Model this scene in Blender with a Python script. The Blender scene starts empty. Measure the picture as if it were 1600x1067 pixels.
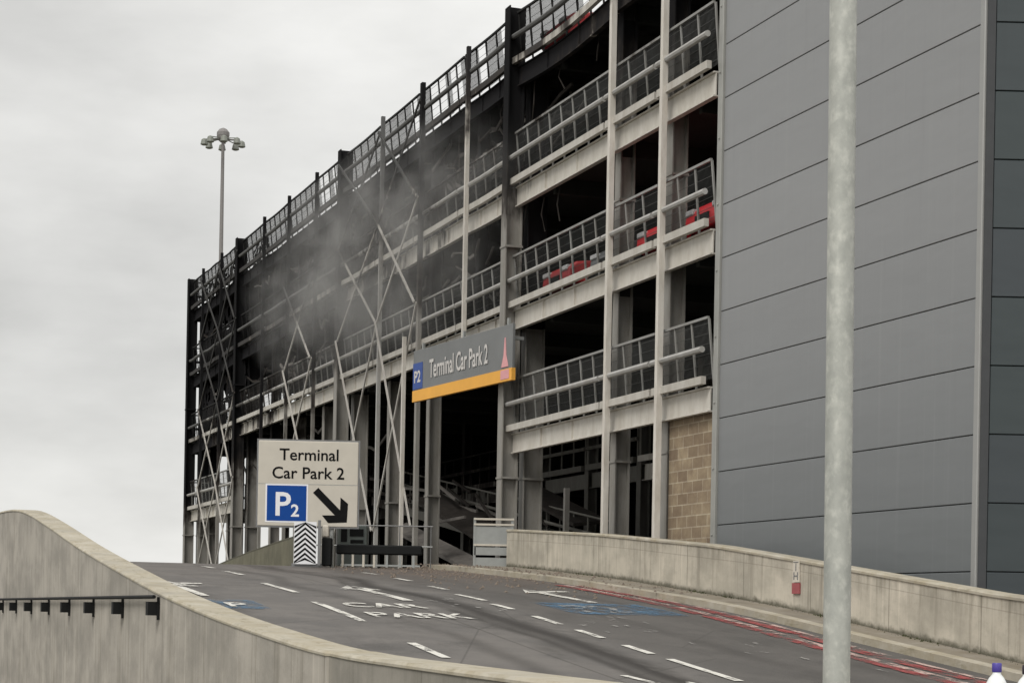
import bpy, math, random
from mathutils import Vector, Matrix, noise as mnoise
random.seed(7)
sc = bpy.context.scene
COL = sc.collection

# ------------------------------------------------------------------ frames
CX, CY = 6.757, 27.96          # near corner of the clad block
ANG_F = math.radians(110.17)   # local x runs along the facade, local y points outwards
ANG_R = math.radians(20.17)    # local x runs across the road, local y runs up the ramp
ZB = 1.0
DX, DY = -.3448, .9387

def wt(w, t, z=0):             # road frame (across, along) to world
    return Vector((w * .9387 + t * DX, w * .3448 + t * DY, z))

HT = [(-60, -1.75), (0, -1.7), (8, -1.6), (12, -1.42), (16, -1.08), (21.3, -.53), (27.6, .15), (35, .68), (42.7, 1.08), (47, 1.12), (400, 1.12)]
def lerp(T, x):
    if x <= T[0][0]: return T[0][1]
    for (a, b), (p, q) in zip(T, T[1:]):
        if x <= p: return b + (q - b) * (x - a) / (p - a)
    return T[-1][1]
def h(t):                       # smoothed ramp profile
    return sum(lerp(HT, t + k * .8) for k in (-2, -1, 0, 1, 2)) / 5

# ------------------------------------------------------------------ mesh builder
class MB:
    def __init__(s): s.v, s.f, s.uv = [], [], None
    def add(s, vs, fs):
        n = len(s.v); s.v += [tuple(a) for a in vs]; s.f += [tuple(i + n for i in f) for f in fs]
    def box(s, x0, x1, y0, y1, z0, z1):
        s.add([(x0,y0,z0),(x1,y0,z0),(x1,y1,z0),(x0,y1,z0),(x0,y0,z1),(x1,y0,z1),(x1,y1,z1),(x0,y1,z1)],
              [(0,3,2,1),(4,5,6,7),(0,1,5,4),(1,2,6,5),(2,3,7,6),(3,0,4,7)])
        return s
    def quad(s, a, b, c, d): s.add([a, b, c, d], [(0,1,2,3)]); return s
    def bar(s, p, q, w, hh, up=(0,0,1)):
        p, q = Vector(p), Vector(q); d = (q - p).normalized(); up = Vector(up)
        if abs(d.dot(up)) > .98: up = Vector((0,1,0))
        sx = d.cross(up).normalized() * w / 2; sz = sx.normalized().cross(d).normalized() * hh / 2
        vs = [p-sx-sz, p+sx-sz, p+sx+sz, p-sx+sz, q-sx-sz, q+sx-sz, q+sx+sz, q-sx+sz]
        s.add(vs, [(0,1,2,3),(7,6,5,4),(0,4,5,1),(1,5,6,2),(2,6,7,3),(3,7,4,0)]); return s
    def tube(s, pts, r, n=8, r2=None):
        pts = [Vector(p) for p in pts]; rings = []
        for i, p in enumerate(pts):
            d = (pts[min(i+1, len(pts)-1)] - pts[max(i-1, 0)]).normalized()
            up = Vector((0,0,1)) if abs(d.z) < .95 else Vector((1,0,0))
            a = d.cross(up).normalized(); b = a.cross(d).normalized()
            rr = r if r2 is None else r + (r2 - r) * i / (len(pts) - 1)
            rings.append([p + (a * math.cos(2*math.pi*k/n) + b * math.sin(2*math.pi*k/n)) * rr for k in range(n)])
        vs = [v for g in rings for v in g]; fs = []
        for i in range(len(pts) - 1):
            for k in range(n):
                fs.append((i*n+k, i*n+(k+1) % n, (i+1)*n+(k+1) % n, (i+1)*n+k))
        fs.append(tuple(range(n))[::-1]); fs.append(tuple((len(pts)-1)*n + k for k in range(n)))
        s.add(vs, fs); return s
    def lathe(s, prof, c=(0,0,0), n=24):
        vs = [(c[0]+r*math.cos(2*math.pi*k/n), c[1]+r*math.sin(2*math.pi*k/n), c[2]+z) for r, z in prof for k in range(n)]
        fs = [(i*n+k, i*n+(k+1) % n, (i+1)*n+(k+1) % n, (i+1)*n+k) for i in range(len(prof)-1) for k in range(n)]
        fs.append(tuple(range(n))[::-1]); fs.append(tuple((len(prof)-1)*n + k for k in range(n)))
        s.add(vs, fs); return s
    def prism(s, poly, y0, y1, ins=None):      # polygon in x,z extruded along y
        n = len(poly)
        s.add([(x, y0, z) for x, z in poly] + [(x, y1, z) for x, z in (ins or poly)],
              [tuple(range(n)), tuple(range(2*n-1, n-1, -1))] + [(i, n+i, n+(i+1) % n, (i+1) % n) for i in range(n)])
        return s
    def build(s, name, m, parent=None, loc=None, rot=0, dz=0, smooth=False, bevel=0, seg=1):
        me = bpy.data.meshes.new(name)
        me.from_pydata([(a, b, c + dz) for a, b, c in s.v], [], s.f); me.update()
        if s.uv:
            L = me.uv_layers.new(name='uv')
            for lp in me.loops: L.data[lp.index].uv = s.uv[lp.vertex_index]
        o = bpy.data.objects.new(name, me); COL.objects.link(o)
        me.materials.append(m)
        if parent: o.parent = parent
        if loc: o.location = loc
        if rot: o.rotation_euler = (0, 0, rot)
        if smooth:
            for p in me.polygons: p.use_smooth = True
            me.set_sharp_from_angle(angle=math.radians(40))
        if bevel:
            b = o.modifiers.new('bevel', 'BEVEL'); b.width = bevel; b.segments = seg; b.limit_method = 'ANGLE'
        return o

def empty(name, label, cat, loc, rot=0, group=None):
    o = bpy.data.objects.new(name, None); COL.objects.link(o)
    o.location = loc; o.rotation_euler = (0, 0, rot); o.empty_display_size = .3
    o['label'] = label; o['category'] = cat
    if group: o['group'] = group
    return o
def tag(o, label, cat, group=None):
    o['label'] = label; o['category'] = cat
    if group: o['group'] = group
    return o
def struct(o): o['kind'] = 'structure'; return o

# ------------------------------------------------------------------ materials
class NT:
    def __init__(s, name):
        s.m = bpy.data.materials.new(name); s.m.use_nodes = True
        s.t = s.m.node_tree; s.b = s.t.nodes['Principled BSDF']
    def n(s, kind, **kw):
        nd = s.t.nodes.new(kind)
        for k, v in kw.items():
            if k == 'inp':
                for kk, vv in v.items(): s.set(nd.inputs[kk], vv)
            else: setattr(nd, k, v)
        return nd
    def set(s, sock, v):
        if hasattr(v, 'is_output') or isinstance(v, bpy.types.NodeSocket): s.t.links.new(v, sock)
        else: sock.default_value = v
    def math(s, op, a, b=0., clamp=False):
        nd = s.n('ShaderNodeMath', operation=op, use_clamp=clamp); s.set(nd.inputs[0], a); s.set(nd.inputs[1], b); return nd.outputs[0]
    def mixc(s, f, a, b, mode='MIX'):
        nd = s.n('ShaderNodeMix', data_type='RGBA', blend_type=mode)
        s.set(nd.inputs[0], f)
        for i, v in ((6, a), (7, b)):
            s.set(nd.inputs[i], v if isinstance(v, bpy.types.NodeSocket) else (*v, 1)); 
        return nd.outputs[2]
    def noise(s, vec, scale, detail=4, rough=.55, dim=None):
        nd = s.n('ShaderNodeTexNoise'); s.t.links.new(vec, nd.inputs['Vector'])
        nd.inputs['Scale'].default_value = scale; nd.inputs['Detail'].default_value = detail; nd.inputs['Roughness'].default_value = rough
        return nd.outputs['Fac']
    def mapv(s, vec, sc_=(1,1,1), loc=(0,0,0)):
        nd = s.n('ShaderNodeMapping'); s.t.links.new(vec, nd.inputs['Vector'])
        nd.inputs['Scale'].default_value = sc_; nd.inputs['Location'].default_value = loc; return nd.outputs[0]
    def rng(s, v, a, b, c=0., d=1., smooth=False):
        nd = s.n('ShaderNodeMapRange', interpolation_type='SMOOTHSTEP' if smooth else 'LINEAR')
        for i, x in enumerate((v, a, b, c, d)): s.set(nd.inputs[i], x)
        return nd.outputs[0]
    def coord(s, which='Object'): return s.n('ShaderNodeTexCoord').outputs[which]
    def sep(s, vec):
        nd = s.n('ShaderNodeSeparateXYZ'); s.t.links.new(vec, nd.inputs[0]); return nd.outputs
    def bump(s, hgt, strength=.3, dist=.02):
        nd = s.n('ShaderNodeBump'); s.t.links.new(hgt, nd.inputs['Height'])
        nd.inputs['Strength'].default_value = strength; nd.inputs['Distance'].default_value = dist
        s.t.links.new(nd.outputs[0], s.b.inputs['Normal'])
    def out(s, col, rough=.7, metal=0., spec=None):
        s.set(s.b.inputs['Base Color'], col if isinstance(col, bpy.types.NodeSocket) else (*col, 1))
        s.set(s.b.inputs['Roughness'], rough); s.set(s.b.inputs['Metallic'], metal)
        if spec is not None: s.b.inputs['Specular IOR Level'].default_value = spec
        return s.m

def plain(name, c, rough=.6, metal=0., var=.18, scale=6., spec=None):
    t = NT(name); co = t.coord()
    f = t.noise(co, scale, 5)
    col = t.mixc(f, tuple(x * (1 - var) for x in c), tuple(min(1, x * (1 + var)) for x in c))
    g = t.noise(co, scale * 7, 3)
    t.bump(g, .08, .01)
    return t.out(col, rough, metal, spec)

def sooty(name, paint, rough=.55, shift=0., dark=(.017, .0165, .018), mid=(.045, .038, .033)):
    """painted steel that gets scorched and blackened higher up and further along the building"""
    t = NT(name); co = t.coord(); x, y, z = t.sep(co)
    zl = t.rng(x, 8., 61., 14.6 - ZB + shift, 6.9 - ZB + shift)
    n1 = t.noise(co, .45, 4, .6); n2 = t.noise(t.mapv(co, (3, 3, .6)), 1.2, 5, .65)
    nn = t.math('ADD', t.math('MULTIPLY', t.math('SUBTRACT', n1, .5), 6.5), t.math('MULTIPLY', t.math('SUBTRACT', n2, .5), 3.5))
    f = t.rng(t.math('ADD', t.math('SUBTRACT', z, zl), nn), -1.4, 1.2, smooth=True)
    dirt = t.rng(t.noise(t.mapv(co, (2.2, 2.2, .7)), 1.6, 6, .7), .38, .72)
    p = t.mixc(t.math('MULTIPLY', dirt, .55), paint, tuple(c * k for c, k in zip(paint, (.5, .45, .38))))
    r = t.mixc(t.rng(f, 0, .45), p, mid)
    r = t.mixc(t.rng(f, .35, 1.), r, dark)
    t.bump(n2, .25, .02)
    t.set(t.b.inputs['Specular IOR Level'], t.rng(f, 0, .7, .4, .06))
    return t.out(r, t.rng(f, 0, .7, rough, .92))

M = {}
M['cream'] = sooty('cream_painted_steel', (.54, .515, .465), .5, -.9)
M['kerb'] = sooty('pale_edge_steel', (.46, .44, .40), .5, .9, dark=(.055, .053, .052))
M['column'] = sooty('grey_painted_column', (.25, .24, .22), .55, -2.6, dark=(.012, .0118, .0125))
M['tube'] = sooty('galvanised_tube', (.38, .375, .36), .4, -.2, dark=(.12, .12, .118))
M['post'] = sooty('white_post_paint', (.60, .57, .52), .45, .6, dark=(.028, .027, .028))
M['brace'] = sooty('brace_paint', (.46, .44, .41), .55, .4, dark=(.06, .059, .058))
M['rail'] = sooty('railing_steel', (.25, .25, .24), .5, -.8, dark=(.03, .03, .03))
M['mesh'] = sooty('mesh_wire', (.075, .077, .075), .6, -.5, dark=(.016, .016, .016))
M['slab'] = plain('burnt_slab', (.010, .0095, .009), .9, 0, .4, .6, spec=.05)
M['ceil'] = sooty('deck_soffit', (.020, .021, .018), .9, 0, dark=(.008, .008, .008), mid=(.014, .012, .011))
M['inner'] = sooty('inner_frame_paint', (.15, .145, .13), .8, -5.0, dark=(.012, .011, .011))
M['scrap'] = plain('scorched_scrap', (.032, .028, .025), .85, .1, .6, 5, spec=.1)
M['bent'] = plain('scorched_bent_steel', (.13, .12, .11), .7, .2, .6, 4, spec=.2)
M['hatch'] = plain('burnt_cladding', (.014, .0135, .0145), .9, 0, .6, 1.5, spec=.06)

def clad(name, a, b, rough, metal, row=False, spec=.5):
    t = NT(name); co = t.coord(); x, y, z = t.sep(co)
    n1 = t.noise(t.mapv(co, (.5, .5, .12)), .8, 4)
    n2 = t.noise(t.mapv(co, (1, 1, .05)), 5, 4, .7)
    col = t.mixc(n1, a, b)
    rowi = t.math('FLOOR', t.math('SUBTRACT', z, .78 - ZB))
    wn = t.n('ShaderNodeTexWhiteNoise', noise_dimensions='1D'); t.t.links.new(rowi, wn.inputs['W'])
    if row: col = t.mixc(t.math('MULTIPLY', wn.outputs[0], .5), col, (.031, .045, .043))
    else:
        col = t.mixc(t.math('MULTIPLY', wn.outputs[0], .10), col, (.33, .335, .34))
        refl_grad = t.rng(t.math('ADD', z, t.math('MULTIPLY', t.math('SUBTRACT', n2, .5), .8)), -1.6, 6.5, .66, 0, True)
        col = t.mixc(refl_grad, col, (.088, .103, .108))  # dimmer reflection low on the wall, painted in as a darker, bluer base colour
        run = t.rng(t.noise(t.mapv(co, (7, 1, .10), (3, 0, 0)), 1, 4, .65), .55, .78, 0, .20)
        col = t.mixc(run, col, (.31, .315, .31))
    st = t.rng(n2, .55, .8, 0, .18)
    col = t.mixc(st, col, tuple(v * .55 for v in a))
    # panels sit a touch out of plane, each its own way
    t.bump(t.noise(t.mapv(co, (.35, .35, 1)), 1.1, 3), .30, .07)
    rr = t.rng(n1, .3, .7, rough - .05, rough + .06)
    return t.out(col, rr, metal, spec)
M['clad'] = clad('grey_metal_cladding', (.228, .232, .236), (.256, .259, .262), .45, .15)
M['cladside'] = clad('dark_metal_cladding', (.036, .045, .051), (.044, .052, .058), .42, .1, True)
M['trim'] = plain('pressed_trim', (.30, .30, .29), .45, .2, .1, 3)
M['edgepipe'] = plain('pale_edge_trim', (.30, .30, .28), .5, .2, .25, 2)
M['dark'] = plain('dark_joint', (.045, .047, .05), .8)

def concrete(name, a, b, base_moss=True, streak=.5, u_s=7.):
    t = NT(name); uv = t.coord('UV'); u, v, _ = t.sep(uv); ob = t.coord()
    n1 = t.noise(t.mapv(uv, (u_s * .25, .35, 1)), 1., 5, .65)
    wrp = t.noise(t.mapv(uv, (.6, .3, 1), (5, 1, 0)), 1., 3)
    n2 = t.math('ADD', t.noise(t.mapv(uv, (u_s, .22, 1)), 1., 5, .7), t.math('MULTIPLY', t.math('SUBTRACT', wrp, .5), .35))
    n3 = t.noise(ob, 14, 6, .7)
    nb = t.noise(ob, .7, 3)
    col = t.mixc(t.rng(n1, .3, .7), a, b)
    col = t.mixc(t.rng(nb, .35, .7, 0, .45), col, tuple(x * .72 for x in b))
    s1 = t.math('MULTIPLY', t.rng(n2, .52, .78), streak)
    # streaks are strongest under the coping and fade downwards
    col = t.mixc(s1, col, (.13, .115, .085))
    s2 = t.rng(t.noise(t.mapv(uv, (u_s * 1.7, .18, 1), (9, 3, 0)), 1., 3), .58, .75, 0, .55)
    col = t.mixc(s2, col, tuple(min(1, x * 1.28) for x in a))
    col = t.mixc(t.rng(n3, .55, .8, 0, .35), col, (.2, .18, .15))
    patch_ = t.noise(t.mapv(uv, (.9, 1.4, 1), (1, 7, 0)), 1., 5, .6)
    col = t.mixc(t.rng(patch_, .46, .64, 0, .5), col, tuple(x * .62 for x in b))
    col = t.mixc(t.rng(patch_, .5, .3, 0, .3), col, tuple(min(1, x * 1.15) for x in a))
    lift_ = t.math('LESS_THAN', t.math('ABSOLUTE', t.math('SUBTRACT', v, 0.62 if base_moss else 1.0)), .008)
    col = t.mixc(t.math('MULTIPLY', lift_, .3), col, (.12, .105, .08))
    ju = t.math('PINGPONG', u, 1.2)
    jl = t.math('MULTIPLY', t.math('LESS_THAN', ju, .012), .55)
    col = t.mixc(jl, col, (.12, .105, .08))
    if name == 'board_marked_concrete':
        near = t.math('LESS_THAN', u, 14.32)
        col = t.mixc(t.math('MULTIPLY', near, .42), col, (.12, .115, .095))
    if base_moss:
        top = t.rng(t.noise(t.mapv(uv, (6, .9, 1), (2, 5, 0)), 1, 4, .7), .45, .7)
        tb = t.rng(v, .35, .95, 0, .75)
        col = t.mixc(t.math('MULTIPLY', top, tb), col, (.10, .085, .055))
        nm = t.noise(t.mapv(uv, (5, 5, 1)), 1, 5, .7)
        mb = t.rng(t.math('ADD', v, t.math('MULTIPLY', t.math('SUBTRACT', nm, .5), .22)), .0, .11, 1, 0, True)
        col = t.mixc(t.math('MULTIPLY', mb, .85), col, (.045, .042, .022))
    t.bump(t.math('ADD', n3, t.math('MULTIPLY', n2, .7)), .35, .012)
    return t.out(col, .85)
M['conc'] = concrete('weathered_concrete', (.55, .50, .415), (.40, .37, .305), True, .85, 5.)
M['conc_left'] = concrete('board_marked_concrete', (.42, .385, .335), (.29, .27, .235), False, .8, 5.)
M['conc_moss'] = concrete('mossy_concrete', (.17, .16, .105), (.11, .105, .065), True, .5)
def coping(name, c):
    t = NT(name); ob = t.coord()
    n = t.noise(ob, 2.2, 6, .7); n2 = t.noise(t.mapv(ob, (5, 1.2, 5)), 2, 5, .7)
    col = t.mixc(t.rng(n, .3, .7), c, tuple(x * k for x, k in zip(c, (.68, .63, .52))))
    col = t.mixc(t.rng(n2, .55, .72, 0, .7), col, (.16, .14, .085))
    n3 = t.noise(t.mapv(ob, (1, 1, 1), (7, 2, 0)), 1.1, 4, .6); col = t.mixc(t.rng(n3, .5, .7, 0, .6), col, tuple(x * .55 for x in c))
    t.bump(n2, .3, .015)
    return t.out(col, .85)
M['cope'] = coping('coping_concrete', (.43, .40, .335))
M['strip'] = coping('gritty_edge_strip', (.30, .26, .20))
M['foot'] = coping('footway_surface', (.24, .215, .18))
M['kerbstone'] = coping('kerb_concrete', (.40, .37, .31))

# asphalt, object coordinates are (across, along, z)
t = NT('asphalt'); co = t.coord(); w, tt, z = t.sep(co)
big = t.noise(t.mapv(co, (1, .35, 1)), .45, 5, .6)
fine = t.noise(co, 26, 5, .75)
col = t.mixc(t.rng(big, .3, .7), (.074, .069, .065), (.112, .104, .098))
col = t.mixc(t.rng(fine, .35, .7, 0, .5), col, (.135, .125, .115))
pt = t.noise(t.mapv(co, (.8, .8, 1), (11, 4, 0)), 1.1, 6, .7)
col = t.mixc(t.rng(pt, .42, .60, 0, .7), col, (.145, .133, .122))
pt2 = t.noise(t.mapv(co, (.9, .5, 1), (1, 14, 0)), .8, 6, .7)
col = t.mixc(t.rng(pt2, .52, .62, 0, .5), col, (.05, .046, .042))
vo = t.n('ShaderNodeTexVoronoi', feature='F1'); t.t.links.new(co, vo.inputs['Vector']); vo.inputs['Scale'].default_value = 34
sp = t.rng(vo.outputs['Distance'], .05, .22, .55, 0)
col = t.mixc(sp, col, (.21, .195, .175))
cr = t.n('ShaderNodeTexVoronoi', feature='DISTANCE_TO_EDGE'); t.t.links.new(t.mapv(co, (.35, .16, 1), (2, 1, 0)), cr.inputs['Vector']); cr.inputs['Scale'].default_value = 1.; cr.inputs['Randomness'].default_value = 1.
col = t.mixc(t.rng(cr.outputs['Distance'], 0, .006, .5, 0), col, (.03, .027, .024))
lane3 = t.rng(t.math('ADD', w, t.math('MULTIPLY', t.math('SUBTRACT', big, .5), 2.)), 9.6, 10.6, 0, .55, True)
col = t.mixc(lane3, col, (.058, .053, .048))
wob = t.math('MULTIPLY', t.math('SUBTRACT', t.noise(t.mapv(co, (0, .12, 0)), 1., 2), .5), 1.6)
wn = t.math('ADD', w, wob)
for centre, width, k in ((9.35, .42, 1.0), (9.0, .2, .8), (7.9, .3, .45), (5.5, .4, .3), (11.3, .3, .3), (12.5, .3, .3)):
    d = t.math('ABSOLUTE', t.math('SUBTRACT', wn, centre))
    m = t.rng(d, 0., width, 1, 0, True)
    m = t.math('MULTIPLY', m, t.rng(t.noise(t.mapv(co, (1.5, .22, 1), (centre, 0, 0)), 1., 5, .7), .33, .52, 0, k))
    col = t.mixc(m, col, (.026, .022, .019))
stain = t.rng(t.noise(t.mapv(co, (1, .5, 1), (3, 8, 0)), .9, 4), .62, .74, 0, .55)
col = t.mixc(stain, col, (.05, .045, .04))
seam = t.math('MULTIPLY', t.math('LESS_THAN', t.math('ABSOLUTE', t.math('SUBTRACT', w, 8.55)), .02), .5)
col = t.mixc(seam, col, (.04, .035, .03))
brown = t.math('MULTIPLY', t.rng(tt, 31, 39, 0, 1), t.rng(w, 10., 13., .15, .8))
brown = t.math('MULTIPLY', brown, t.rng(t.noise(co, 1.4, 5, .7), .35, .6))
col = t.mixc(brown, col, (.14, .10, .075))
t.bump(fine, .5, .01)
M['asphalt'] = t.out(col, t.rng(big, .3, .7, .72, .9))

t = NT('verge_ground'); co = t.coord()
n = t.noise(co, .3, 6, .7); n2 = t.noise(co, 9, 5, .7)
col = t.mixc(t.rng(n, .35, .65), (.10, .095, .08), (.16, .15, .12)); col = t.mixc(t.rng(n2, .4, .7, 0, .5), col, (.07, .08, .04))
M['ground'] = t.out(col, .95)

def worn(name, c, lo=.42, hi=.58, base=(.095, .087, .08)):
    t = NT(name); co = t.coord()
    n = t.noise(t.mapv(co, (1, .45, 1)), 5.5, 6, .75)
    n2 = t.noise(co, 1.1, 3)
    f = t.rng(t.math('ADD', n, t.math('MULTIPLY', t.math('SUBTRACT', n2, .5), .35)), lo, hi)
    t.set(t.b.inputs['Alpha'], f)          # the bare road shows where the paint has gone
    return t.out(t.mixc(n2, c, tuple(x * .82 for x in c)), .75)
M['white_line'] = worn('white_road_paint', (.66, .64, .59), .35, .52)
M['white_worn'] = worn('worn_white_road_paint', (.40, .385, .36), .44, .70, (.085, .078, .072))
M['red_line'] = worn('red_road_paint', (.30, .06, .058), .40, .60, (.12, .085, .078))
M['pink_line'] = worn('faded_pink_road_paint', (.50, .36, .32), .45, .56, (.13, .095, .085))
M['blue_line'] = worn('blue_road_paint', (.08, .16, .25), .40, .66, (.085, .09, .09))

M['galv'] = None
t = NT('mottled_galvanised'); co = t.coord()
vor = t.n('ShaderNodeTexVoronoi'); t.t.links.new(t.mapv(co, (1, 1, .6)), vor.inputs['Vector']); vor.inputs['Scale'].default_value = 26
n = t.noise(t.mapv(co, (1, 1, .7)), 14, 6, .7); n2 = t.noise(t.mapv(co, (1.3, 1.3, 1)), 18, 4, .6)
col = t.mixc(t.rng(n, .3, .7), (.43, .435, .40), (.31, .318, .295))
col = t.mixc(t.rng(n2, .50, .72, 0, .45), col, (.66, .66, .60))
col = t.mixc(t.rng(vor.outputs['Distance'], 0, .35, .25, 0), col, (.55, .55, .5))
t.bump(n, .15, .004)
M['galv'] = t.out(col, t.rng(n, .3, .7, .45, .65), .25)

M['sign_face'] = plain('sign_face', (.50, .465, .40), .55, 0, .12, 3)
M['sign_back'] = plain('sign_back', (.18, .18, .18), .5, .3)
M['sign_black'] = plain('sign_black', (.006, .006, .006), .8, spec=.12)
M['sign_blue'] = plain('sign_blue', (.002, .05, .25), .6, 0, .1, spec=.2)
M['sign_white'] = plain('sign_white', (.72, .72, .74), .5, 0, .05)
M['ban_grey'] = plain('banner_grey', (.16, .165, .165), .6, 0, .2, 1.2)
M['ban_yellow'] = plain('banner_amber', (.72, .36, .055), .6, 0, .16, 1.5)
M['ban_text'] = plain('banner_text', (.52, .50, .48), .6)
M['ban_pink'] = plain('banner_pink', (.62, .30, .31), .6)
M['ban_blue'] = plain('banner_blue', (.03, .07, .26), .6)
M['black'] = plain('black_plastic', (.007, .0075, .0075), .7, spec=.2)
M['steel'] = plain('galv_steel', (.30, .31, .30), .5, .3, .2, 5)
M['cabinet'] = plain('grey_green_cabinet', (.13, .15, .14), .6, 0, .2, 4)
M['red_box'] = plain('red_box', (.30, .075, .08), .5)
M['plate'] = plain('white_plate', (.52, .48, .41), .6)
M['bottle'] = plain('milky_bottle', (.72, .74, .74), .3, 0, .05)
M['cap'] = plain('purple_cap', (.07, .05, .30), .4)
M['capdark'] = plain('dark_cap', (.03, .02, .03), .4)
M['lablue'] = plain('bottle_label', (.75, .76, .62), .5)
M['mast'] = plain('mast_steel', (.19, .18, .175), .6, .2)
M['lampglass'] = plain('lamp_glass', (.17, .18, .155), .5)
M['moss'] = plain('moss', (.05, .055, .022), .95, 0, .5, 12)
M['rubble'] = plain('rubble', (.15, .12, .095), .9, 0, .6, 9)
M['tyre'] = plain('tyre_rubber', (.015, .015, .015), .85)
M['glass'] = plain('car_glass', (.02, .022, .025), .12)
M['red_car'] = plain('red_car_paint', (.62, .02, .03), .4, 0, .3, 1.4)
M['red_car_b'] = plain('scorched_red_car_paint', (.34, .025, .028), .5, 0, .5, 2.)
M['grey_car'] = plain('grey_car_paint', (.16, .165, .17), .35, .3, .3, 2)
M['lampw'] = plain('headlamp', (.5, .5, .5), .2)
# block masonry
t = NT('tan_blockwork'); uv = t.coord('UV')
br = t.n('ShaderNodeTexBrick'); t.t.links.new(uv, br.inputs['Vector'])
br.inputs['Scale'].default_value = 1; br.inputs['Brick Width'].default_value = .45; br.inputs['Row Height'].default_value = .225
br.inputs['Mortar Size'].default_value = .012; br.inputs['Color1'].default_value = (.22, .165, .105, 1); br.inputs['Color2'].default_value = (.34, .27, .175, 1); br.inputs['Mortar'].default_value = (.44, .38, .28, 1)
n = t.noise(uv, 2.3, 6, .7)
col = t.mixc(t.rng(n, .35, .7, 0, .75), br.outputs['Color'], (.13, .085, .058))
t.bump(br.outputs['Fac'], -.3, .01)
M['block'] = t.out(col, .9)

# ------------------------------------------------------------------ ground and road
def sheet(name, ws, ts, zf, m):
    b = MB(); nw = len(ws)
    for t_ in ts:
        for w_ in ws: b.v.append((w_, t_, zf(w_, t_)))
    for j in range(len(ts) - 1):
        for i in range(nw - 1):
            b.f.append((j*nw+i, j*nw+i+1, (j+1)*nw+i+1, (j+1)*nw+i))
    return b.build(name, m, rot=ANG_R, smooth=True)
def fr(a, b, st):
    n = max(1, round((b - a) / st)); return [a + (b - a) * i / n for i in range(n + 1)]
def gz(w, t_):
    if w < 3.9:
        lo = -3.5; k = min(1, max(0, (t_ - 44) / 14)); return lo + (1.06 - lo) * k * k * (3 - 2 * k)
    return h(t_) - .05
ts_all = [-1500, -400, -100, -60] + fr(-40, 60, 1.) + [80, 120, 200, 400, 1000, 3000]
struct(sheet('ground', [-2500, -800, -200, -60, -30, -15, -6, 0, 3.7, 3.95, 8, 14, 16, 20, 40, 100, 400, 2500], ts_all, gz, M['ground']))
# open forecourt beyond the crest runs left behind the parapet
rdz = lambda w, t_: h(t_)
struct(sheet('road', fr(4.7, 13.85, .61), fr(-30, 62, .4), rdz, M['asphalt']))
struct(sheet('forecourt', fr(-60, 4.7, 4), fr(44, 60, .8), lambda w, t_: h(t_) + .01 if w > 3.9 else max(gz(w, t_) + .02, gz(w, t_) + .02), M['asphalt']))
struct(sheet('verge_strip', fr(4.05, 4.7, .3), fr(-30, 47, .5), lambda w, t_: h(t_) + .05, M['strip']))

# right hand footway, kerb
b = MB(); ts = fr(-10, 43.5, .5)
def wallw(t_): return lerp([(0, 14.5), (21, 14.5), (30, 14.72), (37.4, 15.15), (43, 15.6), (60, 15.6)], t_)
for t_ in ts: b.v += [(14.0, t_, h(t_) + .11), (wallw(t_) + .05, t_, h(t_) + .12)]
for i in range(len(ts) - 1): b.f.append((2*i, 2*i+1, 2*i+3, 2*i+2))
struct(b.build('footway', M['foot'], rot=ANG_R))
b = MB(); ts = fr(-10, 43.5, .5)
for t_ in ts: b.v += [(13.85, t_, h(t_) - .1), (13.85, t_, h(t_) + .105), (14.0, t_, h(t_) + .12)]
for i in range(len(ts) - 1): b.f += [(3*i, 3*i+1, 3*i+4, 3*i+3), (3*i+1, 3*i+2, 3*i+5, 3*i+4)]
struct(b.build('kerb', M['kerbstone'], rot=ANG_R))

def ribbon(name, w0, w1, t0, t1, m, lift=.012, skew=0.):
    b = MB(); ts = fr(t0, t1, .35)
    for t_ in ts:
        k = (t_ - t0) / (t1 - t0) * skew
        b.v += [(w0 + k, t_, h(t_) + lift), (w1 + k, t_, h(t_) + lift)]
    for i in range(len(ts) - 1): b.f.append((2*i, 2*i+1, 2*i+3, 2*i+2))
    return struct(b.build(name, m, rot=ANG_R))
lanes = []
for t0, t1, w0 in ((17.2, 18.7, 10.03), (19.7, 21.6, 10.02), (22.1, 22.95, 10.0), (23.7, 24.6, 10.0), (25.25, 26.3, 10.0), (27.3, 28.2, 10.03), (28.9, 30.3, 10.15), (31.6, 32.6, 10.4), (34.2, 35.2, 10.55), (37, 38, 10.7),
                   (18.3, 19.6, 7.12), (21.5, 22.9, 7.08), (25.2, 27.9, 7.1), (29.9, 32.3, 7.32), (35.0, 36.7, 7.55), (38.5, 39.6, 7.7)):
    ribbon('lane_dash', w0 - .06, w0 + .06, t0, t1, M['white_line'])
for t0, t1, w0 in ((18.9, 20.1, 9.0), (18.7, 19.6, 9.55), (17.5, 18.7, 9.3), (15, 16.4, 9.2)):
    ribbon('lane_dash', w0 - .05, w0 + .05, t0, t1, M['white_line'], skew=-.25)
def stripe(name, w, pts, m):
    b = MB(); ts = fr(4, 34, .4)
    for t_ in ts:
        c = lerp(pts, t_); b.v += [(c, t_, h(t_) + .012), (c + w, t_, h(t_) + .012)]
    for i in range(len(ts) - 1): b.f.append((2*i, 2*i+1, 2*i+3, 2*i+2))
    return struct(b.build(name, m, rot=ANG_R))
stripe('red_line', .20, [(4, 12.68), (22.4, 12.72), (26.5, 12.92), (31, 13.2), (36, 13.4)], M['red_line'])
stripe('worn_edge_line', .16, [(4, 12.93), (22.4, 12.9), (26.5, 13.1), (31, 13.36), (36, 13.55)], M['pink_line'])
stripe('red_line', .22, [(4, 13.16), (22.4, 13.16), (26.5, 13.33), (31, 13.58), (34, 13.7)], M['red_line'])
stripe('worn_edge_line', .10, [(4, 13.45), (22.4, 13.42), (26.5, 13.56), (31, 13.73), (34, 13.74)], M['pink_line'])

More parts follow.
